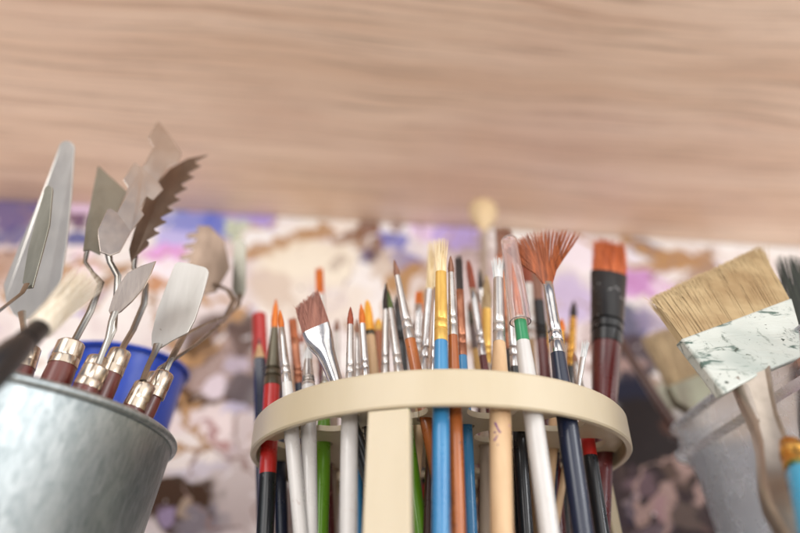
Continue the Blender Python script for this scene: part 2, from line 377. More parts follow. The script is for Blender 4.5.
B('black handled brush with blurred dark tip behind the leaning orange handle', (399, 292), (405, 420), .262, 312, 345, 12, 12, 12, 'round', 'h_dark', 'black_metal', 'black', n=60, YT=.004)
B('brush with yellow and dark brown handle behind the almond tip', (470, 300), (486, 430), .268, 312, 326, 8, 9, 12, 'round', 'h_brown', 'olive_metal', 'brown_dark', bands=((350, 372, 'yellow'),), n=40, YT=.004)
B('maroon handled brush behind the capped brush', (536, 268), (549, 420), .262, 300, 340, 11, 12, 14, 'flat', 'h_brown', 'black_metal', 'maroon', n=60, flat=.5, YT=.004)
B('black handled brush seen left of the capped white handle', (509, 281), (522, 470), .222, 300, 367, 8, 9, 13, 'round', 'h_white', 'silver', 'black', n=40, YT=.004)
B('navy handled brush with orange tip behind the fan brush', (562, 318), (553, 450), .252, 332, 368, 8, 10, 12, 'round', 'h_orange', 'gold', 'navy', n=50, YT=.004)
B('brown tipped brush with dark ferrule next to the bare wood pencil', (276, 322), (280, 470), .272, 342, 392, 6, 10, 12, 'round', 'h_brown', 'olive_metal', 'navy', n=40, YT=.004)
B('black handled brush with red band low behind the cream leg', (424, 300), (428, 490), .30, 315, 370, 7, 10, 12, 'round', 'h_orange', 'silver', 'black', bands=((485, 500, 'red'),), n=40, YT=.004)
B('pale pointed wooden handle between white handle and shiny dark handle', (560, 352), (549, 480), .245, 366, 384, 6, 8, 11, 'point', 'h_brown', 'white_metal', 'cream_wood', n=30, YT=.004)
B('dark maroon handled brush behind the thin blue one', (478, 290), (482, 470), .30, 305, 360, 7, 9, 10, 'round', 'h_dark', 'copper', 'maroon', n=40, YT=.004)
B('black handled brush with red collar behind the shiny dark handle', (565, 330), (564, 490), .285, 344, 380, 6, 9, 12, 'round', 'h_redbrown', 'silver', 'black', bands=((470, 486, 'red'),), n=30, YT=.004)

B('brush with orange bristle tip peeping out beside the long cream bristled brush', (419, 290), (416, 430), .245, 304, 352, 8, 9, 10, 'flat', 'h_orange', 'silver', 'grey_wood', n=50, flat=.5, YT=.004)
B('brown bristled brush with pale handle just left of the fan bristles', (526, 246), (534, 430), .28, 284, 340, 13, 10, 11, 'flat', 'h_redbrown', 'white_metal', 'cream_wood', n=90, flat=.5, YT=.004)
B('slender silver ferruled brush with pale handle right of the white one by the leg', (372, 330), (397, 440), .262, 342, 384, 5, 8, 9, 'point', 'h_tan', 'silver', 'grey_wood', n=30, YT=.004)
B('thin brush with frayed tan tip right of the mustard tip', (406, 300), (402, 430), .285, 318, 360, 7, 8, 9, 'round', 'h_tan', 'white_metal', 'cream_wood', n=50, YT=.004)
B('narrow brush with silver ferrule and dark tip between the almond tip and the beige bristles', (479, 268), (497, 430), .255, 290, 366, 6, 8, 9, 'point', 'h_dark', 'silver', 'navy', n=40, YT=.004)
B('short brush with white ferrule in the gap right of the angled brush', (337, 318), (334, 430), .282, 332, 378, 6, 8, 9, 'point', 'h_brown', 'white_metal', 'grey_wood', n=40, YT=.004)
B('gold ferruled brush with dark tip far back between the fan and the maroon brush', (574, 300), (567, 430), .29, 318, 366, 7, 9, 10, 'round', 'h_dark', 'gold', 'black', n=40, YT=.004)

B('black handled brush low behind the second white handle, its red tip barely showing', (301, 330), (313, 480), .295, 344, 384, 6, 9, 12, 'point', 'h_redbrown', 'silver', 'black', n=30, YT=.004)
B('dark navy handled brush far back behind the two blue handles', (449, 300), (446, 480), .305, 314, 360, 6, 9, 12, 'point', 'h_brown', 'silver', 'navy', n=30, YT=.004)
B('dark brown handled brush far back left of the fan brush handle', (549, 320), (538, 480), .3, 334, 372, 6, 9, 12, 'point', 'h_tan', 'gold', 'brown_dark', n=30, YT=.004)
B('grey wooden handled brush at the back right of the thick cream leg', (412, 320), (418, 480), .31, 334, 374, 6, 9, 12, 'point', 'h_dark', 'silver', 'grey_wood', n=30, YT=.004)

# cap over the green banded brush
root, A, a, S, u, v, P = cp
mb = MB(); s0, s1 = -.011, S(322)
def rr(s): 
    q = (s-s0)/(s1-s0); return .0031+(.0039-.0031)*min(1, q*1.2)
N = 12; outer = [(s0+(s1-s0)*i/N, rr(s0+(s1-s0)*i/N)) for i in range(N+1)]
pr = [(s0-.0016, .0004), (s0-.0013, .0018), (s0-.0005, .0028)] + outer
pr = pr + [(s, q-.0005) for (s, q) in reversed(outer)] + [(s0+.0006, .0015), (s0+.0005, .0003)]
lathe(mb, A, a, [(s, q, q) for (s, q) in pr], 24); mb.build('clear_cap', M['cap'], root)

# the purple scribble on the cream handle
root, A, a, S, u, v, P = b1
M['ink'] = surf('purple_ink', srgb(112, 56, 120), .5, scale=300, bmp=0)
mb = MB()
for line in ([(-5, 427), (-1, 436), (5, 447)], [(4, 429), (0, 437), (-6, 445)], [(-6, 436), (1, 439), (6, 437)], [(5, 446), (1, 450), (-3, 449)]):
    pts = []
    for (dx, py) in line:
        c = P(S(py)); nn = (CAM-c); nn = (nn-a*nn.dot(a)).normalized(); r = m_of(20, c)/2*1.03; x = m_of(dx, c)
        k = min(.95, abs(x)/r); pts.append(c+u*x+nn*(r*math.sqrt(1-k*k)))
    tube(mb, pts, [.00042]*3, 6, flat=.6)
mb.build('ink_scribble', M['ink'], root)
# fan bristles
root, A, a, S, u, v, P = fan
J = P(S(283)); mb = MB()
px1 = m_of(1, J)
for i in range(640):
    th = random.uniform(-1, 1); ang = R_(-47 if th < 0 else 33)*abs(th) ** .9
    if random.random() < .75: ang = round(ang/R_(3.7))*R_(3.7)+random.gauss(0, R_(.45))
    Lh = px1*1.2*(57+6*max(0, th)-10*max(0, -th))*(1-abs(random.gauss(0, .07)))
    d = (-a*math.cos(ang)+u*math.sin(ang)).normalized(); d0 = (-a*math.cos(ang*.6)+u*math.sin(ang*.6)).normalized()
    b0 = J + u*(th*.0014) + v*random.uniform(-.0007, .0007)+a*.001
    vv = v*random.uniform(-.0012, .0012)
    p1 = b0+d0*Lh*.3; p2 = b0+d0*Lh*.3+d*Lh*.38+vv*.5; p3 = p2+d*Lh*.34+vv+u*random.gauss(0, .0002)
    tube(mb, [b0, p1, p2, p3], [.00014, .00014, .00012, .00004])
mb.build('fan_bristles', M['h_rust'], root)

# flat brushes drawn from their corner points
def hair_quad(mb, b0, b1, t0, t1, off, n, hr, var=.06, curl=.03, clump=0):
    for i in range(n):
        q = random.random(); w = random.uniform(-.5, .5)
        bs = b0.lerp(b1, q)+off*w*.9; tp = t0.lerp(t1, min(1.03, max(-.03, q+random.gauss(0, .012))))+off*w*.8
        L = (tp-bs).length; k = 1-abs(random.gauss(0, var))
        if clump: k *= 1-clump*abs(noise.noise(Vector((q*9, w, 3.1))))
        side = (b1-b0).normalized()*random.gauss(0, curl*(4 if random.random() < .03 else 1))*L
        p1 = bs.lerp(tp, .35*k); p2 = bs.lerp(tp, .7*k)+side*.4; p3 = bs.lerp(tp, k)+side
        tube(mb, [bs-(tp-bs)*.03, p1, p2, p3], [hr, hr, hr*.9, hr*.35])
# angled flat brush
Y = .205
T, L = (313, 300), (352, 430)
A, Bp, r, y = fit((317, 330), (357, 440), Y, 0, 11)
root = thing('paintbrush', 'angled flat brush with mauve brown bristles and wide mirror bright ferrule', 'paintbrush', at_z(A, Bp, .006), 'brushes standing in the cream holder')
q = lambda x, yy: W(x, yy, y)
off = Vector((0, .0022, -.001))
mb = MB(); hair_quad(mb, q(303, 334), q(329, 323), q(295, 307), q(317, 289), off, 420, .00013, .05, .02, .12); hair_quad(mb, q(303, 334), q(329, 323), q(297, 311), q(318, 297), off*.6, 200, .0002, .03); mb.build('bristles', M['h_mauve'], root)
mb = MB(); a = (Bp-A).normalized(); aa, u, v = frame(a)
rings = [((302.5, 334.5), (329.5, 322.5), .0018), ((305, 341), (331.5, 330), .0021), ((309, 349), (333.5, 340), .0026), ((317, 357), (335, 350), .0032), ((322, 367), (338, 362), .0036), ((329, 384), (343, 380), .0034), ((333, 393), (346, 389.5), .0033)]
vs = []; fs = []; sg = 24
for (l, rr_, th) in rings:
    p0, p1 = q(*l), q(*rr_); c = (p0+p1)/2; h = (p1-p0)/2
    for k in range(sg):
        t = 2*math.pi*k/sg; cx = math.cos(t); sx = math.sin(t)
        e = .55 if th < .0025 else 1
        vs.append(c+h*(abs(cx)**e*(1 if cx >= 0 else -1))+v*(th*.9*(abs(sx)**e*(1 if sx >= 0 else -1))))
for i in range(len(rings)-1):
    for k in range(sg): fs.append((i*sg+k, i*sg+(k+1) % sg, (i+1)*sg+(k+1) % sg, (i+1)*sg+k))
fs.append(tuple(range(sg))); fs.append(tuple((len(rings)-1)*sg+k for k in range(sg)))
mb.add(vs, fs); mb.build('ferrule', M['silver'], root)
mb = MB(); pe = at_z(A, Bp, .006); ps = q(338, 389); Ls = (pe-ps).length
lathe(mb, ps, (pe-ps), [(0, .0024, .0024), (Ls*.3, .0029, .0029), (Ls*.95, .0022, .0022), (Ls, .0014, .0014)], 20); mb.build('handle', M['black'], root)

# bare wood pencil-like brush and red block
A, Bp, r, y = fit((259, 338), (262, 450), .262, .0, 8)
root = thing('pencil', 'sharpened dark blue pencil with bare wood point at the holder left rim', 'pencil', at_z(A, Bp, .006))
a = (Bp-A).normalized(); Lp = (at_z(A, Bp, .006)-A).length
mb = MB(); lathe(mb, A, a, [(.0035, .0007, .0007), (.011, .0029, .0029)], 16); mb.build('wood_point', M['cream_wood'], root)
mb = MB(); lathe(mb, A, a, [(0, .0002, .0002), (.0035, .0007, .0007)], 10); mb.build('lead_tip', M['black'], root)
mb = MB(); lathe(mb, A, a, [(.011, .0029, .0029), (Lp, .0029, .0029)], 6); mb.build('barrel', M['navy'], root)
A, Bp, r, y = fit((259, 314), (263, 450), .285, .0, 15)
root = thing('marker_pen', 'thick red marker pen blurred behind the pencil', 'marker pen', at_z(A, Bp, .006))
a = (Bp-A).normalized(); Lp = (at_z(A, Bp, .006)-A).length
mb = MB(); lathe(mb, A, a, [(0, .003, .003), (.001, .0038, .0038), (.03, .004, .004)], 24); mb.build('pen_cap', M['red'], root)
mb = MB(); lathe(mb, A, a, [(.03, .0036, .0036), (Lp, .0036, .0036)], 24); mb.build('barrel', M['black'], root)

# ------------------------------------------------------------------ the holder
holder = thing('brush_holder', 'cream plastic brush holder with round rim, slotted plate and thick front leg', 'brush holder', Vector((RC.x, RC.y, 0)))
mb = MB(); zt, zb, th = RC.z+.0058, RC.z-.0060, .0026
prof = [(RR, zb+.0006), (RR, zt-.0008), (RR-.0006, zt), (RR-th+.0005, zt), (RR-th, zt-.0006), (RR-th, zb+.0005), (RR-th+.0004, zb), (RR-.0005, zb)]
SEG = 128; vs = []; fs = []
for k in range(SEG):
    t = 2*math.pi*k/SEG
    for (r, z) in prof: vs.append(Vector((RC.x+r*math.cos(t), RC.y+r*math.sin(t), z)))
n = len(prof)
for k in range(SEG):
    for i in range(n): fs.append((k*n+i, ((k+1) % SEG)*n+i, ((k+1) % SEG)*n+(i+1) % n, k*n+(i+1) % n))
mb.add(vs, fs); mb.build('rim', M['cream_plastic'], holder)
# plate: disc with slots and holes, cut by a distance field
holes = [(at_z(A, b, PZ+.001), r*1.08+.0008) for (A, b, r) in placed]
for k in range(12):
    t = 2*math.pi*(k+.5)/12; holes.append((Vector((RC.x+.058*math.cos(t), RC.y+.058*math.sin(t), 0)), .0085))
for k in range(7):
    t = 2*math.pi*k/7; holes.append((Vector((RC.x+.033*math.cos(t), RC.y+.033*math.sin(t), 0)), .0085))
def fld(x, y):
    d = RR-th+.0004-math.hypot(x-RC.x, y-RC.y)
    for (p, r) in holes: d = min(d, math.hypot(x-p.x, y-p.y)-r)
    return d
G = 130; g0 = -.077; st = .154/G
grid = [[fld(RC.x+g0+i*st, RC.y+g0+j*st) for j in range(G+1)] for i in range(G+1)]
mb = MB()
def pt(i, j): return (RC.x+g0+i*st, RC.y+g0+j*st, grid[i][j])
for i in range(G):
    for j in range(G):
        for tri in (((i, j), (i+1, j), (i+1, j+1)), ((i, j), (i+1, j+1), (i, j+1))):
            q3 = [pt(*t) for t in tri]
            if all(q[2] <= 0 for q in q3): continue
            poly = []; cut = []
            for k in range(3):
                p, s = q3[k], q3[(k+1) % 3]
                if p[2] > 0: poly.append((p[0], p[1]))
                if (p[2] > 0) != (s[2] > 0):
                    t = p[2]/(p[2]-s[2]); c = (p[0]+(s[0]-p[0])*t, p[1]+(s[1]-p[1])*t); poly.append(c); cut.append(c)
            m_ = len(poly)
            mb.add([(x, y, PZ) for x, y in poly] + [(x, y, PZ+.002) for x, y in poly], [tuple(range(m_-1, -1, -1)), tuple(range(m_, 2*m_))])
            if len(cut) == 2: mb.add([(c[0], c[1], z) for c in cut for z in (PZ, PZ+.002)], [(0, 1, 3, 2)])
mb.build('slotted_plate', M['cream_plastic'], holder, smooth=False)
def leg(ang, w):
    mb = MB(); c = math.cos(ang); s = math.sin(ang); rad = Vector((c, s, 0)); tan = Vector((-s, c, 0))
    vs = []
    for (z, ro, ww) in ((zb-.0003, RR-.0004, w), (.02, RR+.002, w*1.14), (.006, RR+.006, w*1.3)):
        for (a, bb) in ((-1, 0), (1, 0), (1, 1), (-1, 1)):
            vs.append(Vector((RC.x, RC.y, z)) + rad*(ro-bb*.0045) + tan*(a*ww/2))
    fs = [(0, 1, 2, 3), (11, 10, 9, 8)]
    for i in (0, 1):
        for k in range(4): fs.append((i*4+k, (i+1)*4+k, (i+1)*4+(k+1) % 4, i*4+(k+1) % 4))
    mb.add(vs, fs); mb.build('leg', M['cream_plastic'], holder, bevel=.0007)
fa = -math.pi/2-math.asin((RC.x+.0038)/RR)
for k in range(3): leg(fa+k*2*math.pi/3, .0132)
mb = MB(); lathe(mb, Vector((RC.x, RC.y, .0005)), Vector((0, 0, 1)), [(0, .092, .092), (.002, .093, .093), (.0045, .09, .09)], 96); mb.build('base_plate', M['cream_plastic'], holder)

# ------------------------------------------------------------------ tin
TC = Vector((-.150, .206, 0)); TR = .0685; TZ = CZ+.0595; TB = .0520
tin = thing('metal_tin', 'round galvanised tin bucket holding the palette knives', 'tin bucket', TC.copy())
mb = MB(); prof = [(0, .0015), (TB-.001, .0015), (TB, .0025), (TB+(TR-TB)*.5, TZ*.5), (TR-.0006, TZ-.0008), (TR-.0014, TZ-.0008), (TB-.001, .0035), (0.0001, .0035)]
vs = []; fs = []; n = len(prof); SEG = 128
for k in range(SEG):
    t = 2*math.pi*k/SEG
    for (r, z) in prof: vs.append(TC+Vector((r*math.cos(t), r*math.sin(t), z)))
for k in range(SEG):
    for i in range(n-1): fs.append((k*n+i, ((k+1) % SEG)*n+i, ((k+1) % SEG)*n+i+1, k*n+i+1))
mb.add(vs, fs); mb.build('body', M['galv'], tin)
mb = MB(); vs = []; fs = []
for k in range(SEG):
    t = 2*math.pi*k/SEG
    for i in range(12):
        e = 2*math.pi*i/12; vs.append(TC+Vector(((TR+.0014*math.cos(e))*math.cos(t), (TR+.0014*math.cos(e))*math.sin(t), TZ+.0014*math.sin(e))))
for k in range(SEG):
    for i in range(12): fs.append((k*12+i, ((k+1) % SEG)*12+i, ((k+1) % SEG)*12+(i+1) % 12, k*12+(i+1) % 12))
mb.add(vs, fs); mb.build('rolled_rim', M['galv'], tin)

# ------------------------------------------------------------------ palette knives
dYb = 0
def knife(label, outline, Yb, mat, neck, nw, ftop, fbot, fw, Yf, name='palette_knife', cat='palette knife', tilt=(0, 0), hcol='handle_brown', thick=.0007, hw=1.0):
    x0 = sum(p[0] for p in outline)/len(outline); y0 = sum(p[1] for p in outline)/len(outline)
    pts = [W(x, y, Yb+dYb+tilt[0]*(x-x0)/100+tilt[1]*(y-y0)/100) for x, y in outline]
    dY = 0
    for k in range(60):
        f0 = W(*ftop, Yf+dY); f1 = W(*fbot, Yf-.001+dY); pr = at_z(f0, f1, TZ)
        e_ = f0+(f1-f0).normalized()*((f0.z-.008)/(-(f1-f0).normalized().z)); d = Vector((e_.x-TC.x, e_.y-TC.y))
        if d.length > TB-.014: d = d.normalized()*(TB-.014); e_ = Vector((TC.x+d.x, TC.y+d.y, .008))
        pr = at_z(f0, e_, TZ)
        if (Vector((pr.x, pr.y))-Vector((TC.x, TC.y))).length < TR-.0025-m_of(fw, f0)*.58 and pr.y > TC.y-TR+.001: break
        dY += .001 if f0.y < TC.y else -.001
    if k > 40: print('knife fit', label, k)
    a = (f1-f0).normalized(); end = f0+a*((f0.z-.008)/(-a.z))
    d = Vector((end.x-TC.x, end.y-TC.y)); 
    if d.length > TB-.014:            # the handle foot rests on the tin floor, against its wall
        d = d.normalized()*(TB-.014); end = Vector((TC.x+d.x, TC.y+d.y, .008)); a = (end-f0).normalized()
    pr = at_z(f0, end, TZ); 
    if (Vector((pr.x, pr.y))-Vector((TC.x, TC.y))).length > TR-.007: print('knife outside tin', label, (Vector((pr.x, pr.y))-Vector((TC.x, TC.y))).length)
    root = thing(name, label, cat, end, 'palette knives standing in the tin')
    nrm = (pts[1]-pts[0]).cross(pts[len(pts)//2]-pts[0]).normalized()
    mb = MB(); prism(mb, pts, nrm*thick); mb.build('blade', M[mat], root, smooth=False, bevel=.00015)
    npts = [W(x, y, yy) for (x, y, yy) in neck]; npts.append(f0+a*.002)
    mb = MB(); tube(mb, npts, [m_of(w, p)/2 for w, p in zip(nw+[nw[-1]], npts)], 10, flat=.45); mb.build('neck', M['steel_neck'], root)
    r = m_of(fw, f0)/2; Lf = (f1-f0).length
    mb = MB(); lathe(mb, f0, a, [(-.0006, r*.5, r*.5), (0, r*.86, r*.86), (.0006, r*.97, r*.97), (Lf*.62, r, r), (Lf*.66, r*.975, r*.975), (Lf*.7, r, r), (Lf, r*1.02, r*1.02), (Lf+.0002, r*.9, r*.9)], 28); mb.build('ferrule', M['nickel'], root)
    mb = MB(); Lh = (end-f0).length; rh = r*1.02*hw
    lathe(mb, f0, a, [(Lf, rh*.95, rh*.95), (Lf+.004, rh, rh), (Lf+(Lh-Lf)*.4, rh*1.15, rh*1.15), (Lh-.006, rh*.95, rh*.95), (Lh-.001, rh*.7, rh*.7), (Lh, rh*.3, rh*.3)], 24); mb.build('handle', M[hcol], root)
    return root
def rnd(cx, cy, r, a0, a1, n=5): return [(cx+r*math.cos(R_(a0+(a1-a0)*i/n)), cy+r*math.sin(R_(a0+(a1-a0)*i/n))) for i in range(n+1)]
# long pale spatula
knife('longest palette knife with wide pale rounded blade at far left',
      rnd(67, 149, 8, 20, -150, 7)+[(40, 200), (18, 250), (4, 285), (6, 300), (14, 314), (22, 320), (30, 319), (45, 308), (60, 290), (67, 245), (72, 195)], .212, 'steel_light',
      [(22, 312, .2115), (23, 322, .207), (25, 336, .199), (28, 348, .194)], [8, 6, 6, 7], (31, 348), (25, 368), 20, .192, tilt=(-.01, .01))
# small dark trowel
knife('small palette knife with narrow dark diamond blade in front of the long spatula',
      rnd(49, 190, 4, 0, -170, 5)+[(36, 222), (29, 248), (23, 283), (27, 289), (33, 288), (43, 252), (50, 225)], .186, 'steel_dark',
      [(27, 284, .186), (22, 293, .183), (8, 304, .178), (-10, 318, .174), (-20, 336, .174)], [6, 5, 5, 5, 5], (-24, 342), (-30, 362), 20, .174, tilt=(-.01, 0))
# triangular
knife('palette knife with cropped triangular grey blade left of the stepped one',
      [(98, 166), (127, 192), (121, 206), (112, 222), (106, 240), (100, 255), (90, 250), (83, 251), (86, 225), (92, 195)], .206, 'steel_dark',
      [(88, 246, .206), (85, 262, .205), (92, 272, .203), (101, 283, .201), (90, 312, .197), (76, 338, .196)], [6, 4, 4, 7, 8, 8], (72, 343), (63, 366), 27, .193, tilt=(.02, -.01))
# stepped
knife('palette knife with broad blade cut in square steps and a peaked tip',
      [(158, 121), (170, 136), (182, 154), (178, 163), (167, 168), (158, 182), (163, 190), (153, 200), (147, 196), (140, 209), (144, 215), (131, 232), (120, 252), (110, 256), (100, 252), (98, 236), (98, 230), (107, 210), (111, 209), (117, 213), (124, 199), (128, 188), (123, 180), (134, 163), (142, 168), (153, 148), (148, 138)], .198, 'steel_warm',
      [(108, 250, .198), (110, 262, .198), (118, 276, .198), (116, 300, .198), (114, 330, .197), (104, 350, .196)], [8, 6, 7, 6, 6, 7], (99, 358), (90, 380), 22, .193, tilt=(.018, -.0065))
# saw tooth: teeth along right side
teeth = []
tp = [(207, 154), (152, 243)]
n = 8
for i in range(n):
    q0 = i/n; q1 = (i+.62)/n
    x0, y0 = tp[0][0]+(tp[1][0]-tp[0][0])*q0, tp[0][1]+(tp[1][1]-tp[0][1])*q0
    x1, y1 = tp[0][0]+(tp[1][0]-tp[0][0])*q1, tp[0][1]+(tp[1][1]-tp[0][1])*q1
    teeth += [(x0+1, y0+1), (x1-8, y1+1), (x1-5.5, y1+4)]
knife('palette knife with saw toothed brown tinted blade pointing right',
      teeth+[(148, 246), (136, 256), (131, 262), (129, 250), (134, 232), (140, 214), (146, 198), (158, 182), (170, 169), (188, 159)], .212, 'steel_brown',
      [(135, 254, .212), (134, 268, .211), (146, 285, .209), (144, 304, .207), (133, 330, .205), (124, 345, .199)], [6, 5, 6, 7, 7, 7], (121, 351), (112, 374), 22, .196, tilt=(.01, -.012))
# comb, blurred at the back
ct = [(197, 226)]
for i in range(5):
    x, y = 194-i*3.2, 232+i*10.5; ct += [(x+4, y), (x-7, y+2.5), (x-7.6, y+6), (x+3, y+6)]
knife('palette knife with comb toothed brownish blade standing behind the others',
      ct[::1]+[(182, 288), (196, 296), (216, 292), (230, 268), (224, 240), (210, 226)], .262, 'steel_brown',
      [(214, 284, .262), (228, 290, .257), (234, 300, .25), (226, 316, .240), (205, 324, .228), (184, 335, .214), (169, 363, .203)], [6, 5, 5, 6, 6, 7, 7], (165, 373), (157, 397), 20, .2, tilt=(0, 0), hw=.85)
# leaf shaped front
knife('palette knife with short leaf shaped blade in front of the square white one',
      [(156, 261), (151, 274), (144, 288), (132, 302), (121, 312), (112, 317), (109, 311), (113, 298), (120, 284), (128, 273), (141, 266)], .188, 'steel_warm',
      [(115, 312, .188), (111, 322, .187), (108, 338, .186), (99, 362, .185)], [8, 6, 6, 7], (97, 367), (88, 387), 26, .184, tilt=(-.01, .012), name='palette_knife')
# broad white rectangular
knife('palette knife with broad rounded square pale blade right of the leaf shaped one',
      rnd(180, 268, 6, 190, 280, 4)+[(192, 264)]+rnd(203, 273, 6, -80, 20, 4)+[(203, 296), (195, 320), (188, 333), (172, 341), (158, 350), (152, 346), (152, 335), (157, 312), (166, 288)], .2, 'steel_light',
      [(158, 344, .2), (155, 352, .199), (148, 366, .196), (143, 380, .191)], [9, 7, 6, 7], (146, 384), (136, 408), 22, .188, tilt=(-.01, .0))
# wire in front of the blade's neck: plain spatula at back, mostly hidden
knife('plain narrow palette knife with grey blade standing at the back right of the tin',
      rnd(240, 246, 6, 0, -180, 6)+[(232, 290), (236, 298), (243, 298), (246, 290)], .275, 'steel_dark',
      [(240, 294, .275), (238, 306, .268), (222, 322, .25), (196, 345, .222), (160, 368, .215)], [6, 5, 5, 5, 6], (156, 374), (149, 394), 16, .215, tilt=(0, 0))

# bristle brush lying across the tin
root = None
p0 = W(86, 280, .158); p1 = W(42, 326, .145); p2 = W(26, 344, .141); p3 = W(-60, 420, .122)
root = thing('paintbrush', 'cream bristled brush with black handle leaning across the front of the tin', 'paintbrush', p3)
a = (p1-p0).normalized(); aa, u, v = frame(a, UP)
mb = MB(); L0 = (p1-p0).length; tuft(mb, p1, -a, u, v, L0*1.04, .0036, .0036, 'splay', 420, .00009); tuft(mb, p1, -a, u, v, L0*.9, .0024, .0024, 'round', 100, .00011); mb.build('bristles', M['h_fluffy'], root)
mb = MB(); a2 = (p3-p1).normalized(); l1 = (p2-p1).length; l3 = (p3-p1).length
lathe(mb, p1, a2, [(-.0003, .0022, .0022), (0, .0026, .0026), (l1*.6, .0029, .0029), (l1, .0031, .0031)], 24); mb.build('ferrule', M['black_metal'], root)
mb = MB(); lathe(mb, p1, a2, [(l1-.0002, .0028, .0028), (l1*1.6, .0038, .0038), (l3*.6, .0042, .0042), (l3, .0022, .0022)], 24); mb.build('handle', M['black'], root)

# ------------------------------------------------------------------ blue cup behind the tin
cb = WZ(150, 430, .05); Yc = .30
c0 = W(165, 410, Yc); ct_ = W(184, 342, Yc); cl = W(62, 342, Yc)
rad = (ct_.x-cl.x)/2; ctr = Vector(((ct_.x+cl.x)/2, Yc+rad*.2, 0))
cup = thing('plastic_cup', 'bright blue plastic cup standing behind the tin', 'cup', ctr)
mb = MB(); H = ct_.z-.012
pr = [(.001, .0), (.001, rad*.42), (H*.5, rad*.7), (H, rad), (H+.001, rad-.0008), (H, rad-.0018), (.004, rad*.38), (.004, .0001)]
lathe(mb, ctr, Vector((0, 0, 1)), [(s, q, q) for s, q in pr], 64, cap=False); mb.build('body', M['blue_plastic'], cup)
mb = MB(); vs = []; fs = []
for k in range(64):
    t = 2*math.pi*k/64
    for i in range(8):
        e = 2*math.pi*i/8; vs.append(ctr+Vector(((rad+.001+.0014*math.cos(e))*math.cos(t), (rad+.001+.0014*math.cos(e))*math.sin(t), H-.001+.0014*math.sin(e))))
for k in range(64):
    for i in range(8): fs.append((k*8+i, ((k+1) % 64)*8+i, ((k+1) % 64)*8+(i+1) % 8, k*8+(i+1) % 8))
mb.add(vs, fs); mb.build('rim', M['blue_plastic'], cup)

# ------------------------------------------------------------------ right: large flat brush
def big_brush(label, bq, fq, Y, thick, hair, ferr, n, hr, handle_px=None, grp=None, tilt=0):
    q = lambda p: W(p[0], p[1], Y+(380-p[1])*tilt)
    hb = W(*handle_px[-1][:2], Y+handle_px[-1][3])
    root = thing('flat_brush', label, 'flat brush', Vector((hb.x, hb.y, hb.z)), grp)
    off = Vector((0, thick, 0))
    mb = MB(); hair_quad(mb, q(bq[0]), q(bq[1]), q(bq[2]), q(bq[3]), off, n, hr, .045, .03, .05)
    c = [q(bq[0]).lerp(q(bq[1]), .03), q(bq[0]).lerp(q(bq[1]), .97), q(bq[1]).lerp(q(bq[3]), .8).lerp(q(bq[0]).lerp(q(bq[2]), .8), .05), q(bq[0]).lerp(q(bq[2]), .8).lerp(q(bq[1]).lerp(q(bq[3]), .8), .05)]
    prism(mb, c, off*.35); mb.build('bristles', M[hair], root)
    mb = MB(); pts = [q(p) for p in fq]; prism(mb, pts, off*1.12); mb.build('ferrule', M[ferr], root, bevel=.0008)
    return root, off
root, off = big_brush('large flat tan brush with paint crusted white ferrule and curved grey handle',
    [(680, 340), (787, 303), (651, 297), (757, 247)], [(678, 342), (732, 322), (788, 301), (796, 330), (797, 360), (762, 374), (720, 397), (700, 370)], .184, .0052, 'h_dirty', 'crusted', 2600, .00020, tilt=.0003,
    handle_px=[(800, 560, 30, -.03)])
# handle: outline with raised lip
hp = [(732, 384, 767, 372, .0), (741, 405, 770, 395, -.001), (752, 428, 774, 418, -.003), (757, 450, 782, 438, -.005), (758, 470, 792, 455, -.008), (759, 490, 803, 475, -.011), (764, 510, 812, 500, -.014), (778, 535, 822, 528, -.018), (792, 560, 832, 555, -.022), (800, 590, 830, 588, -.026)]
vs = []; fs = []; K = 10
mbh = MB()
for (x0, y0, x1, y1, dy) in hp:
    l = W(x0, y0, .1835+dy); r = W(x1, y1, .1835+dy); c = (l+r)/2; h = (r-l)/2
    prof2 = [(-1, 0), (-1, -.8), (-.86, -1.0), (-.74, -.55), (-.3, -.45), (0, -.42), (.3, -.45), (.74, -.55), (.86, -1.0), (1, -.8), (1, 0), (.9, .7), (0, 1), (-.9, .7)]
    for (pu, pv) in prof2: vs.append(c+h*pu+Vector((0, .0034*pv, -.0012*pv)))
K = 14
for i in range(len(hp)-1):
    for k in range(K): fs.append((i*K+k, i*K+(k+1) % K, (i+1)*K+(k+1) % K, (i+1)*K+k))
fs += [tuple(range(K)), tuple((len(hp)-1)*K+k for k in range(K))]
mbh.add(vs, fs); mbh.build('handle', M['pewter'], root, ang=50)
mb = MB(); tube(mb, [W(744, 386, .181), W(750, 402, .18), W(757, 420, .1785), W(759, 424, .179)], [.0012, .0011, .0008, .0002], 10); mb.build('handle_ridge', M['pewter'], root)

# second flat brush behind
root, off = big_brush('darker tan flat brush blurred behind the large paint crusted one',
    [(668, 386), (722, 366), (642, 336), (708, 312)], [(666, 388), (722, 366), (728, 384), (712, 404), (690, 414), (674, 404)], .36, .008, 'h_tan', 'greenish', 900, .00028, handle_px=[(755, 600, 30, 0)])
mb = MB(); tube(mb, [W(700, 404, .36), W(716, 450, .36), W(755, 600, .36)], [.007, .005, .006], 14, flat=.6); mb.build('handle', M['pewter'], root)
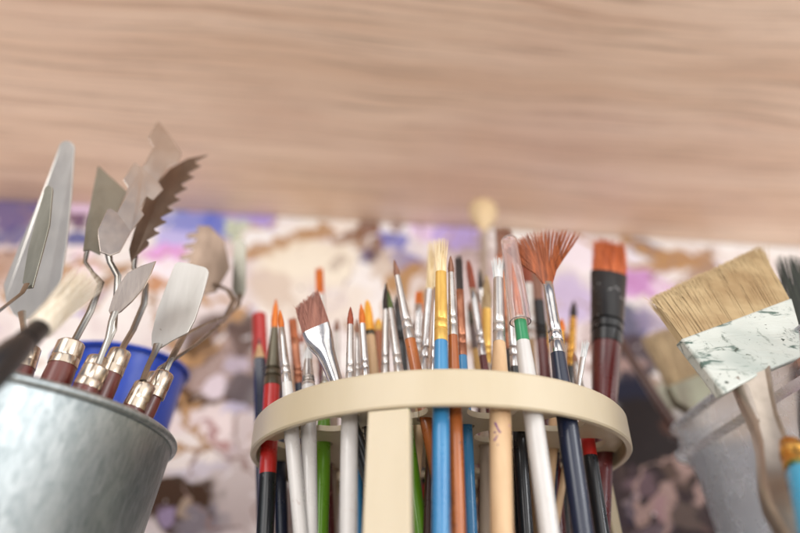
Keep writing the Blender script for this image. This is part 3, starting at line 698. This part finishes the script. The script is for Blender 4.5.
# dark stick
p0 = W(616, 336, .37); p1 = W(690, 450, .365); d = (p1-p0).normalized(); e = p0+d*((p0.z-.004)/(-d.z))
root = thing('paintbrush', 'dark red brush handle leaning behind the clear tub', 'paintbrush', e)
mb = MB(); Ls = (e-p0).length; lathe(mb, p0, d, [(0, .001, .001), (.004, .0025, .0025), (Ls*.5, .0042, .0042), (Ls*.8, .0045, .0045)], 20); mb.build('handle', M['brown_dark'], root)
mb = MB(); lathe(mb, p0, d, [(Ls*.8, .0046, .0046), (Ls*.9, .0048, .0048)], 20); mb.build('ferrule', M['gold'], root)
mb = MB(); tuft(mb, p0+d*Ls*.9, d, *frame(d)[1:], Ls*.1, .0045, .0045, 'flat', 60, .0002); mb.build('bristles', M['h_dark'], root)

# tub
tub = thing('plastic_tub', 'cloudy clear plastic tub with a thick lip behind the large flat brush', 'plastic tub', Vector((.225, .24, 0)))
def rrect(x0, x1, y0, y1, r, z, n=10):
    o = []
    for (cx, cy, a) in ((x1-r, y1-r, 0), (x0+r, y1-r, 90), (x0+r, y0+r, 180), (x1-r, y0+r, 270)):
        for i in range(n+1):
            t = R_(a+90*i/n); o.append(Vector((cx+r*math.cos(t), cy+r*math.sin(t), z)))
    return o
TX0, TX1, TY0, TY1 = .141, .31, .15, .335; ZR = CZ+.0935
def loop(ins, z, r=.03): return rrect(TX0+ins, TX1-ins, TY0+ins, TY1-ins, max(.004, r-ins), z)
lp = [loop(.02, .002), loop(.016, .0025), loop(.0075, CZ+.068), loop(.0045, CZ+.076), loop(.0015, CZ+.0765), loop(-.0005, CZ+.0775), loop(-.0005, CZ+.0795), loop(.002, CZ+.081), loop(.003, ZR-.003), loop(.0005, ZR-.002), loop(.0, ZR-.001), loop(.0005, ZR),
      loop(.0045, ZR), loop(.0055, CZ+.08), loop(.0088, CZ+.068), loop(.0173, .004), loop(.022, .0035)]
vs = [p for l in lp for p in l]; n = len(lp[0]); fs = []
for i in range(len(lp)-1):
    for k in range(n): fs.append((i*n+k, i*n+(k+1) % n, (i+1)*n+(k+1) % n, (i+1)*n+k))
fs.append(tuple(range(n))); fs.append(tuple((len(lp)-1)*n+k for k in range(n-1, -1, -1)))
mb = MB(); mb.add(vs, fs); mb.build('tub_body', M['tub'], tub, ang=40)

# dark bristle brush at the right edge
p0 = W(794, 258, .225); p1 = W(803, 332, .225); e = W(812, 420, .225)
root = thing('paintbrush', 'brush with stiff dark green bristles cut off by the right edge', 'paintbrush', e)
a = (p1-p0).normalized(); aa, u, v = frame(a)
mb = MB(); tuft(mb, p1, -a, u, v, (p1-p0).length, .0044, .003, 'splay', 200, .00014, lean=(-.05, 0)); mb.build('bristles', M['h_blackgreen'], root)
mb = MB(); Lx = (e-p1).length; lathe(mb, p1, a, [(0, .0045, .003), (Lx*.5, .0048, .004)], 20); mb.build('ferrule', M['copper'], root)
mb = MB(); zz = (p1.z-.006)/(-a.z); lathe(mb, p1, a, [(Lx*.5, .0044, .0038), (Lx, .005, .005), (zz, .003, .003)], 20); mb.build('handle', M['maroon'], root)
# gold + turquoise brush, near
p0 = W(779, 462, .172); p1 = W(797, 470, .160); p2 = W(840, 505, .145)
p0 = W(794, 452, .165); p2 = W(820, 540, .150)
a = (p2-p0).normalized(); aa, u, v = frame(a, UP)
e = p0+a*.07
root = thing('paintbrush', 'turquoise brush with gold ferrule lying at the bottom right edge', 'paintbrush', e)
mb = MB(); lathe(mb, p0, a, [(-.0035, .0030, .0024), (-.0002, .0034, .0026), (.001, .0036, .0036), (.0018, .0033, .0033), (.0028, .0037, .0037), (.0038, .0034, .0034), (.0066, .0036, .0036), (.0068, .003, .003)], 24); mb.build('ferrule', M['gold'], root)
mb = MB(); lathe(mb, p0+a*.0068, a, [(-.0008, .0018, .0018), (.002, .0034, .0034), (.03, .0044, .0044), (.07, .002, .002)], 24); mb.build('handle', M['sky_blue'], root)

# pale wooden spoon behind the brushes
pt0 = W(483, 199, .40); pb0 = W(484, 330, .40); a = (pb0-pt0).normalized(); Lq = (pt0.z-.003)/(-a.z)
root = thing('wooden_spoon', 'pale wooden spoon with rounded head standing blurred behind the brushes', 'wooden spoon', pt0+a*Lq)
mb = MB(); lathe(mb, pt0, a, [(0, .001, .001), (.0015, .006, .003), (.006, .0105, .005), (.013, .012, .006), (.022, .010, .006), (.029, .004, .004), (.034, .0028, .0028)], 28); mb.build('spoon_head', M['wood_pale_spoon'], root)
mb = MB(); lathe(mb, pt0, a, [(.034, .0028, .0028), (Lq*.6, .0034, .0034), (Lq, .004, .004)], 20); mb.build('handle', M['grey_wood'], root)

# ------------------------------------------------------------------ setting
HS = CZ+.335
PL, PR = WZ(0, 199, HS), WZ(800, 247, HS)
e1 = (PR-PL); e1.z = 0; e1.normalize(); nrm = Vector((-e1.y, e1.x, 0))    # pointing away from the camera
# shelf above
def box(x0, x1, y0, y1, z0, z1):
    mb = MB(); v = [(x, y, z) for x in (x0, x1) for y in (y0, y1) for z in (z0, z1)]
    mb.add(v, [(0, 1, 3, 2), (4, 6, 7, 5), (0, 4, 5, 1), (2, 3, 7, 6), (0, 2, 6, 4), (1, 5, 7, 3)]); return mb
ang = math.atan2(e1.y, e1.x); mid = (PL+PR)/2
sh = box(-.9, .9, -.36, .03, 0, .02).build('wooden_overhang', M['wood'], None, smooth=False, bevel=.002)
sh.location = (mid.x, mid.y, HS); sh.rotation_euler = (0, 0, ang)
tagm(sh, 'long pale wooden shelf board with horizontal grain above the brushes', 'shelf')
tb = box(-1.2, 1.2, -.5, 1.0, -.03, 0).build('table_top', M['table'], None, smooth=False); tagm(tb, kind='structure')
wl = box(-1.2, 1.2, .0, .05, 0, 1.0).build('wall', M['plaster'], None, smooth=False); wl.location = (mid.x, mid.y+.035, 0); wl.rotation_euler = (0, 0, ang); tagm(wl, kind='structure')

# canvas
top = mid - Vector((0, 0, .0012)); lean_d = .05
up_s = (nrm*lean_d + Vector((0, 0, top.z))).normalized(); Hc = (nrm*lean_d+Vector((0, 0, top.z))).length
org = top - up_s*Hc
cn = up_s.cross(e1).normalized()
Mx = Matrix((e1, cn, up_s)).transposed().to_4x4(); Mx.translation = org
def to_c(px, py):
    d = ray(px, py); t = (org-CAM).dot(cn)/d.dot(cn); p = CAM+d*t
    return (p-org).dot(e1), (p-org).dot(up_s), t
canvas = thing('painted_canvas', 'large canvas painted in purple, white and brown marbled strokes behind everything', 'painting', org)
canvas.matrix_world = Mx; canvas.rotation_mode = 'XYZ'
BL = [  # px, py, rx, ry, angle, rgb, opacity   (photo pixels, turned into metres on the canvas)
 (20, 212, 34, 14, 0, (128, 104, 178), .9), (12, 232, 22, 10, 0, (96, 96, 180), .8), (8, 262, 22, 16, 0, (176, 140, 116), .8),
 (82, 207, 24, 9, 0, (225, 200, 232), .9), (76, 221, 18, 8, 0, (124, 66, 130), .9), (84, 240, 20, 10, 0, (96, 108, 196), .9), (86, 264, 18, 12, 0, (232, 214, 224), .9), (75, 285, 20, 14, 0, (190, 150, 120), .8),
 (185, 222, 34, 12, 0, (130, 140, 216), .9), (175, 240, 24, 10, 0, (186, 182, 236), .9), (168, 256, 26, 10, 0, (222, 160, 226), .9), (165, 270, 24, 9, 0, (240, 226, 236), .9), (150, 284, 24, 8, 0, (196, 140, 96), .9),
 (228, 226, 24, 17, 0, (104, 120, 212), .9), (240, 229, 13, 22, 0, (204, 214, 184), .9), (240, 212, 70, 6, 0, (200, 170, 216), .7),
 (272, 216, 34, 12, 0, (172, 152, 222), .9), (270, 238, 30, 11, 15, (244, 240, 236), .9), (310, 220, 36, 13, 10, (240, 232, 226), .9),
 (292, 240, 62, 7, 24, (186, 144, 100), .9), (345, 226, 14, 10, 0, (238, 228, 220), .9), (365, 226, 12, 22, -30, (166, 104, 52), .9), (376, 250, 10, 14, -20, (160, 100, 50), .8), (370, 258, 12, 7, 0, (120, 116, 180), .7),
 (310, 262, 52, 22, 0, (232, 224, 206), .9), (310, 300, 60, 26, 0, (224, 214, 202), .8), (335, 262, 14, 6, 20, (178, 160, 146), .6), (270, 290, 24, 22, 0, (206, 188, 172), .7),
 (402, 222, 30, 16, 0, (238, 232, 246), .95), (396, 240, 22, 8, -12, (126, 130, 206), .9), (432, 226, 26, 13, 0, (226, 202, 240), .9), (408, 262, 14, 18, 0, (120, 116, 186), .8), (425, 248, 18, 10, 0, (236, 230, 238), .8), (390, 268, 16, 14, 0, (200, 180, 160), .7),
 (460, 232, 22, 16, 0, (186, 166, 226), .9), (530, 232, 46, 12, 0, (246, 240, 232), .95), (575, 250, 24, 22, 0, (232, 224, 234), .9), (572, 300, 22, 26, 0, (196, 182, 214), .9), (530, 300, 26, 30, 0, (206, 188, 190), .7), (470, 275, 30, 30, 0, (196, 176, 176), .7),
 (650, 228, 60, 9, 0, (244, 242, 244), .95), (760, 244, 60, 10, 0, (240, 238, 240), .95), (648, 246, 30, 7, -8, (112, 122, 168), .9), (640, 262, 34, 7, -8, (226, 222, 236), .9), (636, 282, 30, 15, 0, (196, 140, 198), .9), (664, 286, 16, 10, 0, (226, 200, 226), .8),
 (622, 318, 26, 20, 0, (92, 96, 136), .9), (650, 322, 20, 12, -30, (150, 140, 170), .7), (634, 356, 34, 24, 0, (84, 66, 74), .95), (660, 395, 26, 14, -20, (176, 132, 100), .8), (690, 400, 30, 12, 0, (150, 156, 140), .8), (630, 392, 26, 20, 0, (34, 38, 66), 1),
 (650, 450, 66, 52, 0, (38, 26, 28), 1), (650, 520, 90, 50, 0, (62, 44, 48), 1), (640, 486, 20, 12, 0, (140, 112, 122), .8), (664, 508, 14, 12, 0, (170, 136, 140), .8), (606, 470, 16, 20, 0, (96, 76, 72), .9), (676, 470, 14, 20, 30, (110, 86, 76), .9), (650, 530, 30, 8, 10, (140, 120, 130), .8), (632, 500, 8, 6, 0, (196, 176, 182), .8), (690, 520, 16, 12, 0, (124, 104, 96), .8), (664, 425, 12, 8, -30, (90, 56, 44), .9), (620, 512, 20, 12, 10, (60, 60, 100), .7), (560, 500, 70, 66, 0, (70, 52, 54), 1), (450, 500, 110, 60, 0, (104, 86, 80), .95), (330, 500, 60, 60, 0, (120, 100, 92), .9),
 (222, 338, 40, 28, 0, (150, 128, 120), .95), (214, 376, 46, 44, 0, (112, 76, 44), 1), (224, 366, 33, 31, 0, (176, 154, 148), .95), (214, 386, 13, 12, 0, (222, 210, 220), .9), (238, 368, 14, 10, 0, (196, 186, 204), .8), (204, 350, 16, 12, 0, (150, 112, 72), .8), (244, 396, 22, 20, 0, (130, 118, 124), .9), (246, 340, 14, 20, 0, (120, 96, 90), .8),
 (196, 428, 40, 24, -20, (234, 220, 220), .9), (188, 452, 30, 18, -30, (238, 228, 224), .9), (214, 440, 34, 4, -42, (176, 130, 130), .8), (228, 452, 34, 4, -42, (190, 150, 146), .8), (240, 440, 14, 26, 0, (204, 190, 190), .7), (236, 412, 20, 6, 15, (196, 190, 214), .8),
 (240, 490, 34, 34, 0, (198, 186, 184), .8), (178, 504, 46, 26, 0, (92, 62, 40), 1), (168, 516, 14, 10, 20, (166, 150, 184), .9), (192, 506, 10, 8, 0, (190, 170, 150), .8), (206, 522, 26, 12, 0, (152, 146, 156), .8), (186, 488, 12, 5, 0, (90, 70, 50), .8), (196, 472, 30, 8, 0, (204, 198, 210), .8)]
def marbled(xa, xb):
    m, nt, b = base_mat('marbled_paint')
    tc = nt.nodes.new('ShaderNodeTexCoord')
    w1 = nd(nt, 'ShaderNodeTexNoise'); w1.inputs['Scale'].default_value = 22; w1.inputs['Detail'].default_value = 3; nt.links.new(tc.outputs['Object'], w1.inputs['Vector'])
    w2 = nd(nt, 'ShaderNodeTexNoise'); w2.inputs['Scale'].default_value = 70; w2.inputs['Detail'].default_value = 3; nt.links.new(tc.outputs['Object'], w2.inputs['Vector'])
    def vma(a, k, c):
        n = nd(nt, 'ShaderNodeVectorMath', operation='MULTIPLY_ADD'); nt.links.new(a, n.inputs[0]); n.inputs[1].default_value = (k, 0, k); nt.links.new(c, n.inputs[2]); return n.outputs[0]
    vv = vma(w1.outputs['Color'], .034, tc.outputs['Object']); vv = vma(w2.outputs['Color'], .024, vv)
    sub = nd(nt, 'ShaderNodeVectorMath', operation='SUBTRACT'); nt.links.new(vv, sub.inputs[0]); sub.inputs[1].default_value = (.029, 0, .029); vv = sub.outputs[0]
    nA = noi(nt, vv, 9, 4, .6, .8); nB = noi(nt, vv, 16, 5, .6, 1.6); nC = noi(nt, vv, 30, 3, .6, 1.0); nD = noi(nt, tc.outputs['Object'], 42, 4, .6, 1.5)
    c = mixc(nt, ramp(nt, nA, .4, .62), srgb(246, 243, 240), srgb(224, 212, 212))
    c = mixc(nt, ramp(nt, nB, .56, .62), c, srgb(176, 146, 122))
    c = mixc(nt, ramp(nt, nC, .62, .68), c, srgb(186, 172, 206))
    for (px, py, rx, ry, an, rgb, op) in BL:
        cx, cz, t = to_c(px, py)
        cx2, _, _ = to_c(px+rx, py); _, cz2, _ = to_c(px, py-ry)
        sx, sz = abs(cx2-cx), abs(cz2-cz)
        if cx+1.3*sx+.03 < xa or cx-1.3*sx-.03 > xb: continue
        mp = nt.nodes.new('ShaderNodeMapping'); mp.vector_type = 'TEXTURE'
        mp.inputs['Location'].default_value = (cx, 0, cz); mp.inputs['Rotation'].default_value = (0, -R_(an), 0); mp.inputs['Scale'].default_value = (sx, 1000, sz)
        nt.links.new(vv, mp.inputs[0])
        ln = nd(nt, 'ShaderNodeVectorMath', operation='LENGTH'); nt.links.new(mp.outputs[0], ln.inputs[0])
        mr = nt.nodes.new('ShaderNodeMapRange'); mr.interpolation_type = 'SMOOTHSTEP'
        mr.inputs[1].default_value = 1.12; mr.inputs[2].default_value = .82; mr.inputs[3].default_value = 0; mr.inputs[4].default_value = op
        nt.links.new(ln.outputs[1], mr.inputs[0]); c = mixc(nt, mr.outputs[0], c, srgb(*[min(250, x*((.78 if sum(rgb) < 420 else .9+.18*sum(rgb)/765))) for x in rgb]))
    for (sca, wd, cc) in ((3.2, .007, srgb(186, 146, 104)), (4.7, .005, srgb(160, 134, 128))):
        nv = noi(nt, vv, sca, 3, .55, .6); m1 = nt.nodes.new('ShaderNodeMath'); m1.operation = 'SUBTRACT'; m1.inputs[1].default_value = .5; nt.links.new(nv, m1.inputs[0])
        m2 = nt.nodes.new('ShaderNodeMath'); m2.operation = 'ABSOLUTE'; nt.links.new(m1.outputs[0], m2.inputs[0]); c = mixc(nt, ramp(nt, m2.outputs[0], wd, wd*.3), c, cc)
    c = mixc(nt, ramp(nt, nD, .655, .70), c, srgb(96, 74, 70)); c = mixc(nt, ramp(nt, nD, .36, .31), c, srgb(232, 226, 228))
    nt.links.new(c, b.inputs['Base Color']); b.inputs['Roughness'].default_value = .6; b.inputs['Specular IOR Level'].default_value = .25; bump(nt, nD, b, .4, .0015)
    return m
def child(mb, name, mat):
    me = bpy.data.meshes.new(name); me.from_pydata([tuple(p) for p in mb.v], [], mb.f); me.update(); me.materials.append(mat)
    o = bpy.data.objects.new(name, me); COL.objects.link(o); o.parent = canvas; return o
for xa, xb in ((-.95, -.19), (-.19, .12), (.12, .95)): child(box(xa, xb, 0, .002, 0, Hc), 'painted_face', marbled(xa, xb))
child(box(-.948, .948, .0025, .02, .001, Hc-.001), 'canvas_edge', M['plaster'])

# ------------------------------------------------------------------ light
w = bpy.data.worlds.new('World'); sc.world = w; w.use_nodes = True; nt = w.node_tree; bg = nt.nodes['Background']
tc = nt.nodes.new('ShaderNodeTexCoord'); n = noi(nt, tc.outputs['Generated'], 1.6, 2, .5)
c = mixc(nt, ramp(nt, n, .44, .56), (.26, .27, .32, 1), (1.6, 1.56, 1.5, 1))
nt.links.new(c, bg.inputs['Color']); bg.inputs['Strength'].default_value = 1.1
def area(name, loc, target, size, power, col, sy=None):
    l = bpy.data.lights.new(name, 'AREA'); l.energy = power; l.size = size; l.color = col
    if sy: l.shape = 'RECTANGLE'; l.size_y = sy
    o = bpy.data.objects.new(name, l); COL.objects.link(o); o.location = loc
    o.rotation_euler = (Vector(target)-Vector(loc)).to_track_quat('-Z', 'Y').to_euler()
area('window_light', (-.5, -.75, .62), (0, .3, .2), .5, 4.2, (1, .97, .94), .8)
area('room_lamp', (.9, -.5, .35), (.05, .3, .25), .4, 3.5, (.95, .97, 1))
area('shelf_fill', (.1, -1.2, .08), (0, .42, .44), .9, 10, (1, .96, .93), .3)  # unseen fill light, added low in front to brighten the shelf underside
sc.view_settings.view_transform = 'Standard'; sc.view_settings.look = 'None'; sc.view_settings.exposure = 0; sc.view_settings.gamma = 1
sc.render.engine = 'CYCLES'; sc.cycles.max_bounces = 10; sc.cycles.transmission_bounces = 8
